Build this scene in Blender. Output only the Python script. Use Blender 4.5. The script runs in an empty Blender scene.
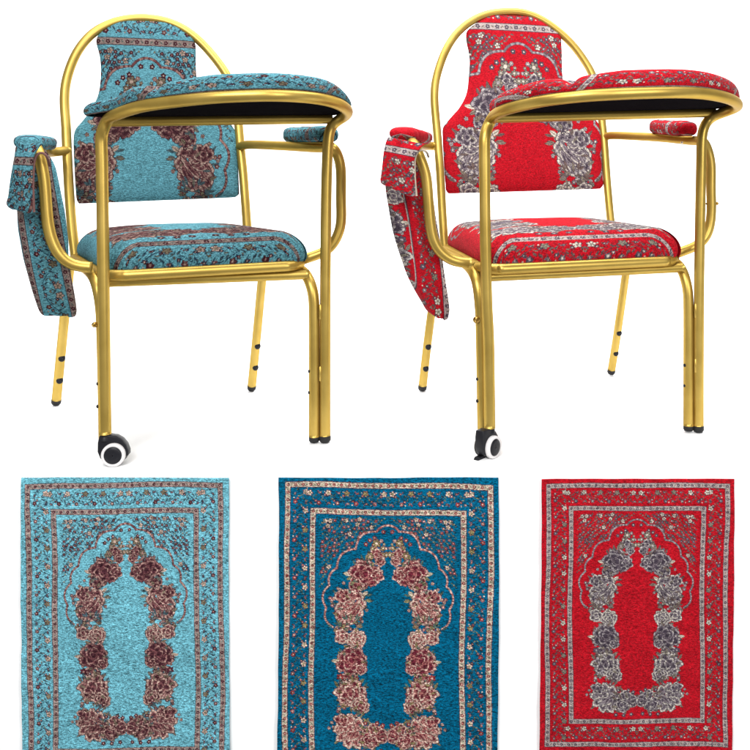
# Two folding-table prayer chairs on a white studio plinth, three small prayer rugs hung on its front.
import bpy, math
import numpy as np
from mathutils import Vector, Matrix
WORLD = .34
GOLD_A = (.41, .275, .060, 1); GOLD_B = (.49, .34, .085, 1); GOLD_ROUGH = .37; GOLD_METAL = .78
FLECK = {'pale': .56, 'teal': .62, 'red': .38}
GAIN = {'pale': .62, 'teal': .62, 'red': .62}
CHAIR_GAIN = {'pale': .61, 'teal': 1., 'red': .95}
LAMPS = [
    ('key_softbox', (-.7, -1.0, 2.3), (-.1, 2.2, .5), 1.8, 1.4, 140),
    ('fill_softbox', (1.9, -.8, 1.3), (.1, 2.2, .4), .8, 1.4, 55),
    ('top_softbox', (0, 2.35, 3.5), (0, 2.35, 0), 4.6, 3.2, 270),
    ('backdrop_lamp', (0, 3.4, 3.4), (0, 5.1, .8), 4.5, .6, 120),
]
RUG_GAIN = {'pale': 1.36, 'teal': 1.08, 'red': 1.05}
BLUE_CHAIR = {'angle': 0.32501,
 'arch': [(-0.2678, 0.2166, 0.4045), (-0.2709, 0.2226, 0.4304), (-0.2747, 0.2288, 0.4572), (-0.2804, 0.2389, 0.5009), (-0.2889, 0.2592, 0.5888),
          (-0.2972, 0.285, 0.7007), (-0.3015, 0.3007, 0.7687), (-0.3062, 0.3115, 0.8154), (-0.3074, 0.3198, 0.8514), (-0.3051, 0.3275, 0.8849),
          (-0.2948, 0.3382, 0.9311), (-0.2762, 0.3494, 0.9794), (-0.2432, 0.3603, 1.027), (-0.2017, 0.3673, 1.0569), (-0.1603, 0.3711, 1.0737),
          (-0.1136, 0.3729, 1.0812), (-0.0808, 0.3726, 1.0802), (-0.0466, 0.3714, 1.0747), (-0.0015, 0.3671, 1.0564), (0.0442, 0.3587, 1.02),
          (0.09, 0.3461, 0.9655), (0.1217, 0.3344, 0.9148), (0.1397, 0.3209, 0.8563), (0.148, 0.3048, 0.7863), (0.1532, 0.2875, 0.7112),
          (0.1599, 0.2697, 0.6342), (0.1665, 0.2437, 0.5216), (0.1701, 0.2277, 0.4523), (0.1711, 0.2213, 0.4248)],
 'arm_left': [(-0.296, 0.2847, 0.6993), (-0.3132, 0.2555, 0.6956), (-0.3293, 0.2316, 0.6926), (-0.3299, 0.1479, 0.6909), (-0.3139, -0.1092, 0.693),
              (-0.3029, -0.1783, 0.6849), (-0.2985, -0.1783, 0.6706), (-0.2942, -0.1783, 0.6486), (-0.289, -0.1783, 0.6134),
              (-0.2856, -0.1783, 0.5582), (-0.2816, -0.1783, 0.5163), (-0.2722, -0.1783, 0.4797), (-0.2561, -0.1783, 0.4494),
              (-0.2298, -0.1783, 0.4297), (-0.193, -0.1783, 0.4242)],
 'arm_right': [(0.1519, 0.2884, 0.7155), (0.174, 0.2028, 0.718), (0.2532, 0.047, 0.7095), (0.3161, -0.1226, 0.6998), (0.3379, -0.1904, 0.6997),
               (0.3494, -0.1783, 0.6941), (0.3579, -0.1783, 0.676), (0.364, -0.1783, 0.6444), (0.364, -0.1783, 0.5713), (0.3645, -0.1783, 0.5177),
               (0.3567, -0.1783, 0.4862), (0.3397, -0.1783, 0.4574), (0.3156, -0.1783, 0.4422), (0.2875, -0.1739, 0.433), (0.26, -0.1651, 0.4233)],
 'back_rows': [[(-0.1606, 0.3766, 1.0706), (-0.0486, 0.3771, 1.0727)], [(-0.1892, 0.3733, 1.0563), (-0.0187, 0.374, 1.0595)],
               [(-0.211, 0.3695, 1.0399), (0.0086, 0.3695, 1.04)], [(-0.2262, 0.3659, 1.0245), (0.0264, 0.3663, 1.026)],
               [(-0.2311, 0.3629, 1.0112), (0.0305, 0.3636, 1.0142)], [(-0.2308, 0.3602, 0.9997), (0.0327, 0.3612, 1.0039)],
               [(-0.2211, 0.351, 0.9598), (0.0332, 0.3536, 0.9712)], [(-0.2181, 0.3398, 0.9114), (0.0342, 0.342, 0.921)],
               [(-0.2217, 0.3289, 0.8639), (0.0411, 0.3319, 0.8773)], [(-0.2312, 0.3214, 0.8318), (0.0601, 0.3253, 0.8487)],
               [(-0.2458, 0.3149, 0.8035), (0.0818, 0.3194, 0.823)], [(-0.2627, 0.3091, 0.7781), (0.1063, 0.3135, 0.7975)],
               [(-0.2784, 0.3039, 0.7558), (0.1308, 0.3083, 0.7747)], [(-0.2826, 0.2975, 0.7283), (0.1429, 0.3016, 0.746)],
               [(-0.28, 0.285, 0.6739), (0.145, 0.2883, 0.6884)], [(-0.2762, 0.2725, 0.62), (0.1471, 0.2758, 0.6342)],
               [(-0.2729, 0.2639, 0.5825), (0.148, 0.2673, 0.5974)], [(-0.2705, 0.2602, 0.5666), (0.1478, 0.2634, 0.5805)],
               [(-0.2649, 0.258, 0.5569), (0.1368, 0.2613, 0.5712)]],
 'bag': [[(-0.3446, -0.1341, 0.6869), (-0.2962, -0.1341, 0.6874)], [(-0.3526, -0.1341, 0.6534), (-0.2778, -0.1341, 0.6538)],
         [(-0.3526, -0.1341, 0.62), (-0.2697, -0.1341, 0.62)], [(-0.3526, -0.1341, 0.5866), (-0.2635, -0.1341, 0.5861)],
         [(-0.3516, -0.1341, 0.5531), (-0.2573, -0.1341, 0.5521)], [(-0.3496, -0.1341, 0.513), (-0.2522, -0.1341, 0.5113)],
         [(-0.3446, -0.1341, 0.4794), (-0.2481, -0.1341, 0.4773)], [(-0.3396, -0.1341, 0.4458), (-0.246, -0.1341, 0.4433)],
         [(-0.3326, -0.1341, 0.4121), (-0.2398, -0.1341, 0.4068)], [(-0.3255, -0.1341, 0.3783), (-0.2315, -0.1341, 0.3679)],
         [(-0.3185, -0.1341, 0.3512), (-0.2263, -0.1341, 0.3359)], [(-0.3124, -0.1341, 0.3307), (-0.2253, -0.1341, 0.3222)],
         [(-0.3074, -0.1341, 0.3215), (-0.2284, -0.1341, 0.3121)], [(-0.2962, -0.1341, 0.3176), (-0.2388, -0.1341, 0.3103)]],
 'bar': [(-0.1605, -0.2507, 0.7478), (0.3358, -0.2355, 0.7652)],
 'caster': [(-0.1383, -0.2793, 0.029), (-0.159, -0.2567, 0.065)],
 'flap': [[(-0.3398, -0.2137, 0.7017), (-0.2842, -0.2226, 0.6999)], [(-0.3427, -0.2137, 0.6866), (-0.2929, -0.2226, 0.6868)],
          [(-0.3436, -0.2137, 0.6758), (-0.2988, -0.2226, 0.676)], [(-0.3456, -0.2137, 0.6586), (-0.3027, -0.2226, 0.6631)],
          [(-0.3475, -0.2137, 0.6372), (-0.3046, -0.2226, 0.6372)], [(-0.3504, -0.2137, 0.6071), (-0.3052, -0.2226, 0.6028)],
          [(-0.3532, -0.2137, 0.5857), (-0.3046, -0.2226, 0.5727)], [(-0.3567, -0.2137, 0.5707), (-0.3036, -0.2226, 0.5554)],
          [(-0.3532, -0.2137, 0.5621), (-0.3075, -0.2226, 0.5479)], [(-0.3456, -0.2137, 0.5567), (-0.3153, -0.2226, 0.5491)]],
 'flap_edge': [(-0.3036, -0.2226, 0.5511), (-0.3052, -0.2226, 0.6028), (-0.3046, -0.2226, 0.6372), (-0.3027, -0.2226, 0.6631),
               (-0.2959, -0.2226, 0.6771), (-0.2861, -0.2226, 0.6794), (-0.2783, -0.2226, 0.6697), (-0.2769, -0.196, 0.6507)],
 'front_u': [[(-0.1641, -0.2105, 0.0442), (-0.1666, -0.2096, 0.1771), (-0.1699, -0.2085, 0.3099), (-0.1735, -0.2073, 0.3542),
              (-0.1791, -0.2012, 0.3826), (-0.1902, -0.1638, 0.4013), (-0.2096, -0.091, 0.4108), (-0.2467, 0.0826, 0.408),
              (-0.2708, 0.1777, 0.4054)],
             [(0.293, -0.2281, 0.0139), (0.293, -0.2281, 0.1601), (0.2934, -0.2235, 0.3128), (0.2905, -0.2202, 0.355), (0.2834, -0.2059, 0.3822),
              (0.275, -0.1594, 0.3982), (0.2567, -0.087, 0.4043), (0.1993, 0.1128, 0.408)]],
 'gate': [(-0.1599, -0.2507, 0.0679), (-0.1621, -0.2508, 0.2723), (-0.1655, -0.2509, 0.5766), (-0.167, -0.2509, 0.6743), (-0.1678, -0.251, 0.7047),
          (-0.1674, -0.2509, 0.7199), (-0.1518, -0.2857, 0.7505), (-0.1299, -0.3533, 0.756), (-0.094, -0.4368, 0.7631), (-0.0603, -0.4871, 0.7678),
          (0.0016, -0.5399, 0.7737), (0.0621, -0.5775, 0.7786), (0.1075, -0.59, 0.7811), (0.1535, -0.5964, 0.7833), (0.2023, -0.5868, 0.7844),
          (0.2546, -0.5526, 0.784), (0.2961, -0.4982, 0.7818), (0.3271, -0.432, 0.7784), (0.3502, -0.3534, 0.7739), (0.3573, -0.2698, 0.7684),
          (0.3346, -0.2356, 0.7524), (0.3275, -0.2358, 0.7358), (0.324, -0.2359, 0.7097), (0.3221, -0.236, 0.6672), (0.3197, -0.236, 0.5728),
          (0.3176, -0.2361, 0.337), (0.3169, -0.2361, 0.0139)],
 'nb': (0.0, -0.9744, 0.225),
 'origin': (-0.7648, 2.245, 0.0),
 'pad_left': [(-0.3233, -0.1691, 0.7026), (-0.3378, 0.189, 0.7139)],
 'pad_right': [(0.3321, -0.2128, 0.7287), (0.2731, 0.1001, 0.7414)],
 'rear_legs': [[(-0.2835, 0.2278, 0.404), (-0.2886, 0.2354, 0.356), (-0.3088, 0.2901, 0.1976), (-0.3309, 0.3473, 0.0166)],
               [(0.2156, 0.2348, 0.3889), (0.2094, 0.2436, 0.3375), (0.1994, 0.2949, 0.18), (0.1884, 0.3482, 0.0168)]],
 'seat_bar': [(-0.1752, -0.1942, 0.3923), (0.0368, -0.1966, 0.3932), (0.2834, -0.2059, 0.3955)],
 'seat_frame': [(-0.1647, -0.2226, 0.4075), (0.2767, -0.2226, 0.4195), (0.1646, 0.2254, 0.4219), (-0.2766, 0.2197, 0.4177)],
 'tn': (-0.0371, 0.0686, 0.997),
 'tp': (-0.1605, -0.2507, 0.7478)}
RED_CHAIR = {'angle': 0.3119,
 'arch': [(-0.2184, 0.2777, 0.4012), (-0.2198, 0.2836, 0.4267), (-0.2213, 0.2915, 0.4609), (-0.2217, 0.3067, 0.5269), (-0.2212, 0.3282, 0.62),
          (-0.2225, 0.3535, 0.7294), (-0.2247, 0.3708, 0.8044), (-0.226, 0.3813, 0.8499), (-0.224, 0.389, 0.8835), (-0.2202, 0.3954, 0.9112),
          (-0.2041, 0.4072, 0.9622), (-0.1802, 0.4195, 1.0154), (-0.146, 0.4312, 1.0661), (-0.0976, 0.4411, 1.1089), (-0.0414, 0.4475, 1.1368),
          (0.0132, 0.4501, 1.1481), (0.0701, 0.4508, 1.1509), (0.1253, 0.4477, 1.1376), (0.1782, 0.4408, 1.1075), (0.2322, 0.4299, 1.0607),
          (0.272, 0.4178, 1.0081), (0.3009, 0.4048, 0.9518), (0.3143, 0.3884, 0.8805), (0.3167, 0.3676, 0.7904), (0.3171, 0.3536, 0.73),
          (0.3137, 0.3282, 0.62), (0.3124, 0.3026, 0.5089), (0.3138, 0.2892, 0.451), (0.3128, 0.2836, 0.4268)],
 'arm_left': [(-0.223, 0.3514, 0.7205), (-0.2345, 0.366, 0.7209), (-0.2598, 0.3377, 0.7196), (-0.3069, 0.2161, 0.716), (-0.4155, -0.1508, 0.7073),
              (-0.4264, -0.2236, 0.6974), (-0.4194, -0.2236, 0.6816), (-0.4089, -0.2236, 0.6565), (-0.4, -0.2236, 0.6269), (-0.3946, -0.2236, 0.5628),
              (-0.3913, -0.2236, 0.5238), (-0.383, -0.2236, 0.4802), (-0.3629, -0.2236, 0.4499), (-0.3319, -0.2236, 0.4317),
              (-0.2933, -0.2236, 0.4272)],
 'arm_right': [(0.3181, 0.3595, 0.7554), (0.3317, 0.3229, 0.7586), (0.3422, 0.0531, 0.7404), (0.3302, -0.1423, 0.7236), (0.3125, -0.2309, 0.7184),
               (0.3255, -0.2236, 0.7125), (0.3341, -0.2236, 0.6961), (0.3428, -0.2236, 0.6581), (0.3428, -0.2236, 0.5946), (0.344, -0.2236, 0.5413),
               (0.3385, -0.2236, 0.4982), (0.3226, -0.2236, 0.468), (0.2939, -0.2236, 0.4509), (0.263, -0.218, 0.4399), (0.2325, -0.2067, 0.4272)],
 'back_rows': [[(-0.0286, 0.4536, 1.1363), (0.1117, 0.4539, 1.138)], [(-0.0561, 0.4494, 1.1185), (0.1474, 0.4493, 1.1178)],
               [(-0.0868, 0.445, 1.099), (0.1762, 0.4444, 1.0968)], [(-0.1057, 0.441, 1.0819), (0.1957, 0.4416, 1.0846)],
               [(-0.1109, 0.4376, 1.0672), (0.2031, 0.4387, 1.0718)], [(-0.1105, 0.4325, 1.0449), (0.2031, 0.4345, 1.0536)],
               [(-0.1046, 0.4208, 0.9944), (0.201, 0.4253, 1.014)], [(-0.1105, 0.4084, 0.9406), (0.1968, 0.411, 0.9519)],
               [(-0.1217, 0.3953, 0.8841), (0.203, 0.4013, 0.9101)], [(-0.1457, 0.3854, 0.8412), (0.2269, 0.3933, 0.8754)],
               [(-0.1692, 0.3794, 0.8152), (0.2515, 0.3868, 0.8471)], [(-0.1892, 0.3744, 0.7935), (0.2798, 0.381, 0.8221)],
               [(-0.2027, 0.3702, 0.7751), (0.3047, 0.3752, 0.797)], [(-0.2052, 0.3632, 0.7449), (0.3096, 0.3671, 0.7619)],
               [(-0.2062, 0.3514, 0.694), (0.3073, 0.3547, 0.7079)], [(-0.2062, 0.3398, 0.6436), (0.3029, 0.3416, 0.6512)],
               [(-0.2054, 0.3316, 0.6082), (0.3016, 0.3351, 0.6231)], [(-0.205, 0.3276, 0.5906), (0.3013, 0.3308, 0.6044)],
               [(-0.198, 0.3251, 0.5801), (0.2898, 0.3281, 0.5927)]],
 'bag': [[(-0.4774, -0.1673, 0.6896), (-0.3965, -0.1673, 0.6904)], [(-0.4821, -0.1673, 0.6548), (-0.382, -0.1673, 0.6553)],
         [(-0.4844, -0.1673, 0.6246), (-0.3772, -0.1673, 0.6247)], [(-0.4833, -0.1673, 0.5968), (-0.3723, -0.1673, 0.5964)],
         [(-0.4786, -0.1673, 0.5667), (-0.3675, -0.1673, 0.5658)], [(-0.4727, -0.1673, 0.5318), (-0.3626, -0.1673, 0.5304)],
         [(-0.4656, -0.1673, 0.4968), (-0.3553, -0.1673, 0.4925)], [(-0.4562, -0.1673, 0.4641), (-0.3492, -0.1673, 0.4546)],
         [(-0.4443, -0.1673, 0.4289), (-0.3443, -0.1673, 0.4166)], [(-0.4324, -0.1673, 0.3958), (-0.3394, -0.1673, 0.3833)],
         [(-0.4157, -0.1673, 0.3625), (-0.3333, -0.1673, 0.3452)], [(-0.3989, -0.1673, 0.3337), (-0.3296, -0.1673, 0.3166)],
         [(-0.3868, -0.1673, 0.3132), (-0.3309, -0.1673, 0.3048)], [(-0.3748, -0.1673, 0.3033), (-0.3345, -0.1673, 0.2932)],
         [(-0.3602, -0.1673, 0.2967), (-0.3431, -0.1673, 0.29)]],
 'bar': [(-0.277, -0.3096, 0.7592), (0.3204, -0.2784, 0.7875)],
 'caster': [(-0.2818, -0.3173, 0.0207), (-0.2756, -0.311, 0.0586)],
 'flap': [[(-0.4978, -0.2687, 0.7148), (-0.4168, -0.28, 0.7)], [(-0.5034, -0.2687, 0.7015), (-0.4282, -0.28, 0.6887)],
          [(-0.5079, -0.2687, 0.6795), (-0.4395, -0.28, 0.6709)], [(-0.5101, -0.2687, 0.6574), (-0.4407, -0.28, 0.6466)],
          [(-0.5123, -0.2687, 0.6376), (-0.4395, -0.28, 0.6178)], [(-0.515, -0.2687, 0.62), (-0.4361, -0.28, 0.5912)],
          [(-0.5112, -0.2687, 0.6112), (-0.4395, -0.28, 0.5824)], [(-0.5001, -0.2687, 0.6057), (-0.4508, -0.28, 0.5835)]],
 'flap_edge': [(-0.4361, -0.28, 0.5846), (-0.4395, -0.28, 0.6178), (-0.4407, -0.28, 0.6466), (-0.4395, -0.28, 0.6687), (-0.4327, -0.28, 0.6832),
               (-0.4236, -0.28, 0.6877), (-0.4134, -0.28, 0.6822), (-0.4004, -0.2462, 0.672)],
 'front_u': [[(-0.2753, -0.2595, 0.0426), (-0.2775, -0.2588, 0.1618), (-0.2801, -0.2579, 0.2992), (-0.283, -0.257, 0.3451), (-0.285, -0.2519, 0.3743),
              (-0.2866, -0.2336, 0.3978), (-0.2807, -0.1563, 0.4137), (-0.2562, 0.0468, 0.4181), (-0.2439, 0.1829, 0.4178)],
             [(0.2494, -0.2729, 0.0158), (0.2519, -0.2686, 0.14), (0.2542, -0.2643, 0.3191), (0.2522, -0.2585, 0.3629), (0.2503, -0.2424, 0.3936),
              (0.2578, -0.1971, 0.4093), (0.2707, -0.1115, 0.4146), (0.2756, 0.095, 0.4174)]],
 'gate': [(-0.2753, -0.3095, 0.0649), (-0.2773, -0.3096, 0.2508), (-0.2823, -0.3099, 0.3517), (-0.2861, -0.3101, 0.5172), (-0.2875, -0.3102, 0.6647),
          (-0.2877, -0.3102, 0.6982), (-0.287, -0.3101, 0.7205), (-0.2682, -0.3043, 0.7593), (-0.2831, -0.4253, 0.7667), (-0.2707, -0.4968, 0.7721),
          (-0.2416, -0.5623, 0.778), (-0.2108, -0.5911, 0.7815), (-0.1744, -0.6135, 0.7849), (-0.1106, -0.6295, 0.7892), (-0.0584, -0.6336, 0.7921),
          (-0.0031, -0.6337, 0.795), (0.0513, -0.6216, 0.7969), (0.1076, -0.5935, 0.7979), (0.1748, -0.5437, 0.798), (0.2381, -0.4841, 0.7972),
          (0.2958, -0.4137, 0.7954), (0.3333, -0.3417, 0.7924), (0.3087, -0.279, 0.7744), (0.2898, -0.28, 0.753), (0.282, -0.2804, 0.7233),
          (0.2797, -0.2805, 0.6323), (0.2768, -0.2806, 0.5094), (0.2739, -0.2808, 0.3253), (0.2722, -0.2809, 0.0136)],
 'nb': (0.0, -0.9744, 0.225),
 'origin': (0.1664, 2.3935, 0.0),
 'pad_left': [(-0.4497, -0.181, 0.7276), (-0.3016, 0.2144, 0.7355)],
 'pad_right': [(0.2972, -0.1935, 0.7504), (0.357, 0.0894, 0.7738)],
 'rear_legs': [[(-0.2393, 0.2886, 0.4124), (-0.2459, 0.2977, 0.3165), (-0.2625, 0.3171, 0.1522), (-0.272, 0.3416, 0.0168)],
               [(0.3589, 0.274, 0.3896), (0.3564, 0.2827, 0.3366), (0.3494, 0.3253, 0.1516), (0.3478, 0.3673, 0.0184)]],
 'seat_bar': [(-0.2781, -0.2453, 0.3964), (-0.0287, -0.2472, 0.3991), (0.244, -0.2559, 0.4034)],
 'seat_frame': [(-0.2794, -0.28, 0.4159), (0.2246, -0.28, 0.4236), (0.2777, 0.2766, 0.4296), (-0.2228, 0.2833, 0.4254)],
 'tn': (-0.0508, 0.0671, 0.9965),
 'tp': (-0.277, -0.3096, 0.7592)}
# ---------------------------------------------------------------- woven pattern
# The rug design is drawn as an ink map (one code per thread) on a unit-wide cloth that is RUG_H high.
PW, RUG_H = 860, 1.42
PH = int(PW * RUG_H)
GROUND, STRIPE, STEM, DARK, MID, LIGHT, CREAM, OLIVE, ACCENT, LEAF = range(10)

class Loom:
    def __init__(self):
        self.ink = np.zeros((PH, PW), np.uint8)
        self.rng = np.random.RandomState(7)
        self.jit = self.rng.rand(PH, PW)
    def window(self, cx, cy, r):
        x0, x1 = max(0, int((cx - r) * PW)), min(PW, int((cx + r) * PW) + 2)
        y0, y1 = max(0, int((cy - r) * PW)), min(PH, int((cy + r) * PW) + 2)
        if x1 <= x0 or y1 <= y0:
            return None
        yy, xx = np.mgrid[y0:y1, x0:x1]
        return slice(y0, y1), slice(x0, x1), (xx + .5) / PW - cx, (yy + .5) / PW - cy
    def put(self, w, mask, code):
        sub = self.ink[w[0], w[1]]
        sub[mask] = code
    def dot(self, cx, cy, r, code):
        w = self.window(cx, cy, r * 1.2)
        if w: self.put(w, w[2] ** 2 + w[3] ** 2 < r * r, code)
    def blossom(self, cx, cy, r, petal, heart, n=5, rot=0., edge=DARK):
        w = self.window(cx, cy, r * 1.5)
        if not w: return
        d = np.hypot(w[2], w[3]); t = np.arctan2(w[3], w[2]) + rot
        lim = r * (.66 + .34 * np.abs(np.cos(n * t / 2)))
        self.put(w, d < lim * 1.22, edge)
        self.put(w, d < lim, petal)
        self.put(w, (d < lim) & (np.abs(np.sin(n * t / 2)) > .93) & (d > r * .35), edge)
        self.put(w, d < r * .34, heart)
    def leaf(self, cx, cy, ln, wd, rot, code=LEAF, rib=STEM):
        w = self.window(cx, cy, ln)
        if not w: return
        c, s = math.cos(rot), math.sin(rot)
        a = (w[2] * c + w[3] * s) / ln; b = (-w[2] * s + w[3] * c) / wd
        m = (np.abs(a) < 1) & (np.abs(b) < (1 - a * a) * (1 + .25 * np.sin(a * 22)))
        self.put(w, m, code)
        self.put(w, m & (np.abs(b) > (1 - a * a) * .78), rib)
        self.put(w, m & (np.abs(b) < .13), rib)
    def rose(self, cx, cy, rx, ry, rot, seed, style='round', tone=0):
        rx, ry = rx * 1.12, ry * 1.12
        # petals laid from the rim inwards, each with a dark outline, a pale turned lip and a shaded throat
        rs = np.random.RandomState(seed); c, s = math.cos(rot), math.sin(rot)
        def petal(a0, b0, pa, pb, turn, out):
            cx_, cy_ = cx + (a0 * rx) * c - (b0 * ry) * s, cy + (a0 * rx) * s + (b0 * ry) * c
            w = self.window(cx_, cy_, max(pa, pb) * 1.3)
            if not w: return
            ct, st = math.cos(turn), math.sin(turn)
            x = (w[2] * ct + w[3] * st) / pa; y = (-w[2] * st + w[3] * ct) / pb
            d = np.hypot(x, y); t = np.arctan2(y, x); d = d / (1 + .10 * np.cos(3 * t + out) + .05 * np.cos(7 * t + 2 * out))
            j = self.jit[w[0], w[1]]
            lip = x * math.cos(out * .3) * .6 + .50 + (j - .5) * .3 + tone * .45
            m = d < 1
            self.put(w, m, MID if tone > -.25 else DARK)
            if tone <= -.25: self.put(w, m & (d > .45), MID)
            self.put(w, m & (d > .52) & (lip > .55), LIGHT)
            self.put(w, m & (d > .62) & (d < .86) & (lip > .86), CREAM)
            self.put(w, m & (d < .50 - .30 * min(tone, 1)) & (j < .85), DARK)
            self.put(w, m & (np.abs(np.sin(t * 4 + out)) > .985) & (d > .4), DARK)
            self.put(w, m & (d > .90) & (j < .85), DARK)
        if style == 'round':
            for rad, n, sz in (((.66, 7, .46), (.40, 5, .38), (.08, 2, .30)) if max(rx, ry) > .036 else ((.60, 5, .55), (.12, 2, .42))):
                off = rs.rand() * 6.28
                for i in range(n):
                    a = off + i * 6.283 / n + rs.uniform(-.2, .2); k = rad * rs.uniform(.85, 1.12)
                    petal(k * math.cos(a), k * math.sin(a), sz * rx * rs.uniform(.85, 1.15), sz * ry * rs.uniform(.95, 1.35), a + rot + rs.uniform(-.3, .3), rs.rand() * 2)
        else:
            for i in range(9):
                a = i * 6.283 / 9; petal(.72 * math.cos(a), .74 * math.sin(a), .36 * rx, .34 * ry, a + rot, rs.rand() * 2)
            for i in range(7):
                f = -.66 + i * .21; petal(f, rs.uniform(-.12, .12), .17 * rx, (.80 - .45 * f * f) * ry * .86, rot + .25 * math.sin(i * 1.7) + .12, rs.rand() * 2)
            for i in range(5): petal(-.25 + rs.uniform(-.2, .2), -.55 + .16 * i, .13 * rx, .26 * ry, rot + 1.1 + rs.uniform(-.4, .4), rs.rand() * 2)

    def line(self, pts, wd, code, alt=None):
        for (x0, y0), (x1, y1) in zip(pts, pts[1:]):
            n = max(2, int(math.hypot(x1 - x0, y1 - y0) * PW * 1.3))
            for k in range(n):
                f = k / n
                c = code
                if alt is not None and (int((x0 + (x1 - x0) * f + y0 + (y1 - y0) * f) * 150) % 2): c = alt
                self.dot(x0 + (x1 - x0) * f, y0 + (y1 - y0) * f, wd, c)

def smooth(pts, n=10):
    out = []
    P = [pts[0]] + list(pts) + [pts[-1]]
    for i in range(1, len(P) - 2):
        for k in range(n):
            t = k / n
            out.append(tuple(.5 * (2 * P[i][j] + (P[i + 1][j] - P[i - 1][j]) * t + (2 * P[i - 1][j] - 5 * P[i][j] + 4 * P[i + 1][j] - P[i + 2][j]) * t * t
                       + (3 * P[i][j] - P[i - 1][j] - 3 * P[i + 1][j] + P[i + 2][j]) * t ** 3) for j in range(len(P[0]))))
    out.append(tuple(pts[-1]))
    return out

def weave_design():
    L = Loom(); rs = np.random.RandomState(11)
    H = RUG_H
    # flowered border field: a winding stem with blossoms, only the left half and mirrored later
    def vine(x0, y0, x1, y1, amp, step, ph):
        ln = math.hypot(x1 - x0, y1 - y0); ux, uy = (x1 - x0) / ln, (y1 - y0) / ln; nx, ny = -uy, ux
        P = lambda t, o: (x0 + ux * t + nx * o, y0 + uy * t + ny * o)
        pts = [P(t, amp * math.sin(t / step * math.pi + ph)) for t in np.arange(0, ln, .004)]
        L.line(pts, .0013, STEM)
        k = 0; t = step * .25
        while t < ln - .01:
            side = 1 if k % 2 else -1
            o = side * amp * .95
            kind = k % 4
            L.line([P(t - .012, 0), P(t - .004, o * .7), P(t, o)], .0011, STEM)
            L.leaf(*P(t + .014, o * .35), .009, .0035, math.atan2(uy, ux) + side * .9, LEAF, STEM)
            L.leaf(*P(t - .014, -o * .55), .009, .0035, math.atan2(uy, ux) - side * .8, STEM, LEAF)
            if kind in (0, 2): L.blossom(*P(t, o), .0125, CREAM if k % 8 < 4 else OLIVE, OLIVE, 5, k)
            elif kind == 1: L.blossom(*P(t, o), .0095, ACCENT, LIGHT, 5, k)
            else: L.blossom(*P(t, o), .0085, MID, CREAM, 5, k); 
            L.blossom(*P(t + step * .33, -o * .55), .006, ACCENT, CREAM, 4, k + 1, STEM)
            L.dot(*P(t + step * .5, o * 1.0), .0032, MID); L.dot(*P(t + step * .15, -o * 1.2), .0028, LEAF)
            L.dot(*P(t - step * .2, o * 1.25), .0026, CREAM)
            L.leaf(*P(t + step * .2, -o * .2), .008, .003, k * 1.3, OLIVE, STEM); L.blossom(*P(t + step * .08, -o * 1.02), .0055, ACCENT if k % 2 else MID, CREAM, 5, k, STEM)
            L.line([P(t + step * .02, -o * .3), P(t + step * .1, -o * 1.0), P(t + step * .2, -o * 1.25)], .001, STEM)
            L.line([P(t + step * .3, o * .2), P(t + step * .36, o * .8), P(t + step * .45, o * 1.3)], .001, STEM); L.dot(*P(t + step * .45, o * 1.3), .0028, ACCENT)
            t += step * .5; k += 1
    vine(.098, .05, .098, H - .05, .026, .085, 0)
    vine(.12, .098, .5, .098, .024, .085, 1)
    vine(.12, H - .098, .5, H - .098, .024, .085, 1)
    # corner sprays outside the scalloped arch
    arch = [(0, .2134), (.028, .2213), (.051, .245), (.091, .261), (.128, .292), (.142, .302), (.146, .324), (.152,.331), (.186, .348), (.21,.362), (.229, .383),
            (.231,.395), (.235, .411), (.251,.424), (.265, .446), (.268,.468), (.266, .486), (.28,.502), (.292, .525), (.293,.548), (.286, .570), (.295, .588), (.294, .62), (.278,.648), (.249, .676)]
    def arch_y(dx):
        for (a, b), (c, d) in zip(arch, arch[1:]):
            if a <= dx <= c: return b + (d - b) * (dx - a) / max(c - a, 1e-6)
        return .7
    placed = []
    for k in range(2400):
        dx = rs.uniform(.0, .30); y = rs.uniform(.19, .50)
        lim = arch_y(dx) - .024 - (.03 if dx > .2 else 0)
        fade = .205 + .34 * max(0, dx - .02) / .29
        if y > lim or y > fade + .02 or dx > .3: continue
        if any((dx - a) ** 2 + (y - b) ** 2 < .0165 ** 2 for a, b in placed): continue
        placed.append((dx, y)); x = .5 - dx; r = rs.rand()
        L.line([(x - .012, y + .008), (x, y), (x + .011, y + .01)], .0011, STEM)
        L.leaf(x + .01, y - .008, .008, .0032, rs.rand() * 6, LEAF, STEM)
        L.leaf(x - .009, y + .009, .007, .003, rs.rand() * 6, STEM, LEAF)
        if r < .13: L.blossom(x, y, .0100, CREAM, OLIVE, 5, r * 20)
        elif r < .55: L.blossom(x, y, .0068, ACCENT, LIGHT, 5, r * 20)
        elif r < .8: L.blossom(x, y, .0060, MID, CREAM, 5, r * 20)
        else: L.dot(x, y, .0035, OLIVE)
    # scalloped arch, a twisted two-tone rope
    cusps = [(0, .2134), (.051, .243), (.146, .322), (.231, .409), (.265, .486), (.280, .588), (.249, .676)]
    rope = []
    for k, ((a0, b0), (a1, b1)) in enumerate(zip(cusps, cusps[1:])):
        ln = math.hypot(a1 - a0, b1 - b0); nx, ny = (b1 - b0) / ln, -(a1 - a0) / ln; g = (.26, .46, .44, .40, .46, .42)[k] * ln
        ca, cb = (a0 + a1) / 2 + nx * g, (b0 + b1) / 2 + ny * g
        rope += [(.5 - ((1 - t) ** 2 * a0 + 2 * t * (1 - t) * ca + t * t * a1), (1 - t) ** 2 * b0 + 2 * t * (1 - t) * cb + t * t * b1) for t in np.linspace(0, 1, 14)]
    L.line(rope, .0050, DARK); L.line(rope, .0038, LIGHT, MID)
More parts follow.
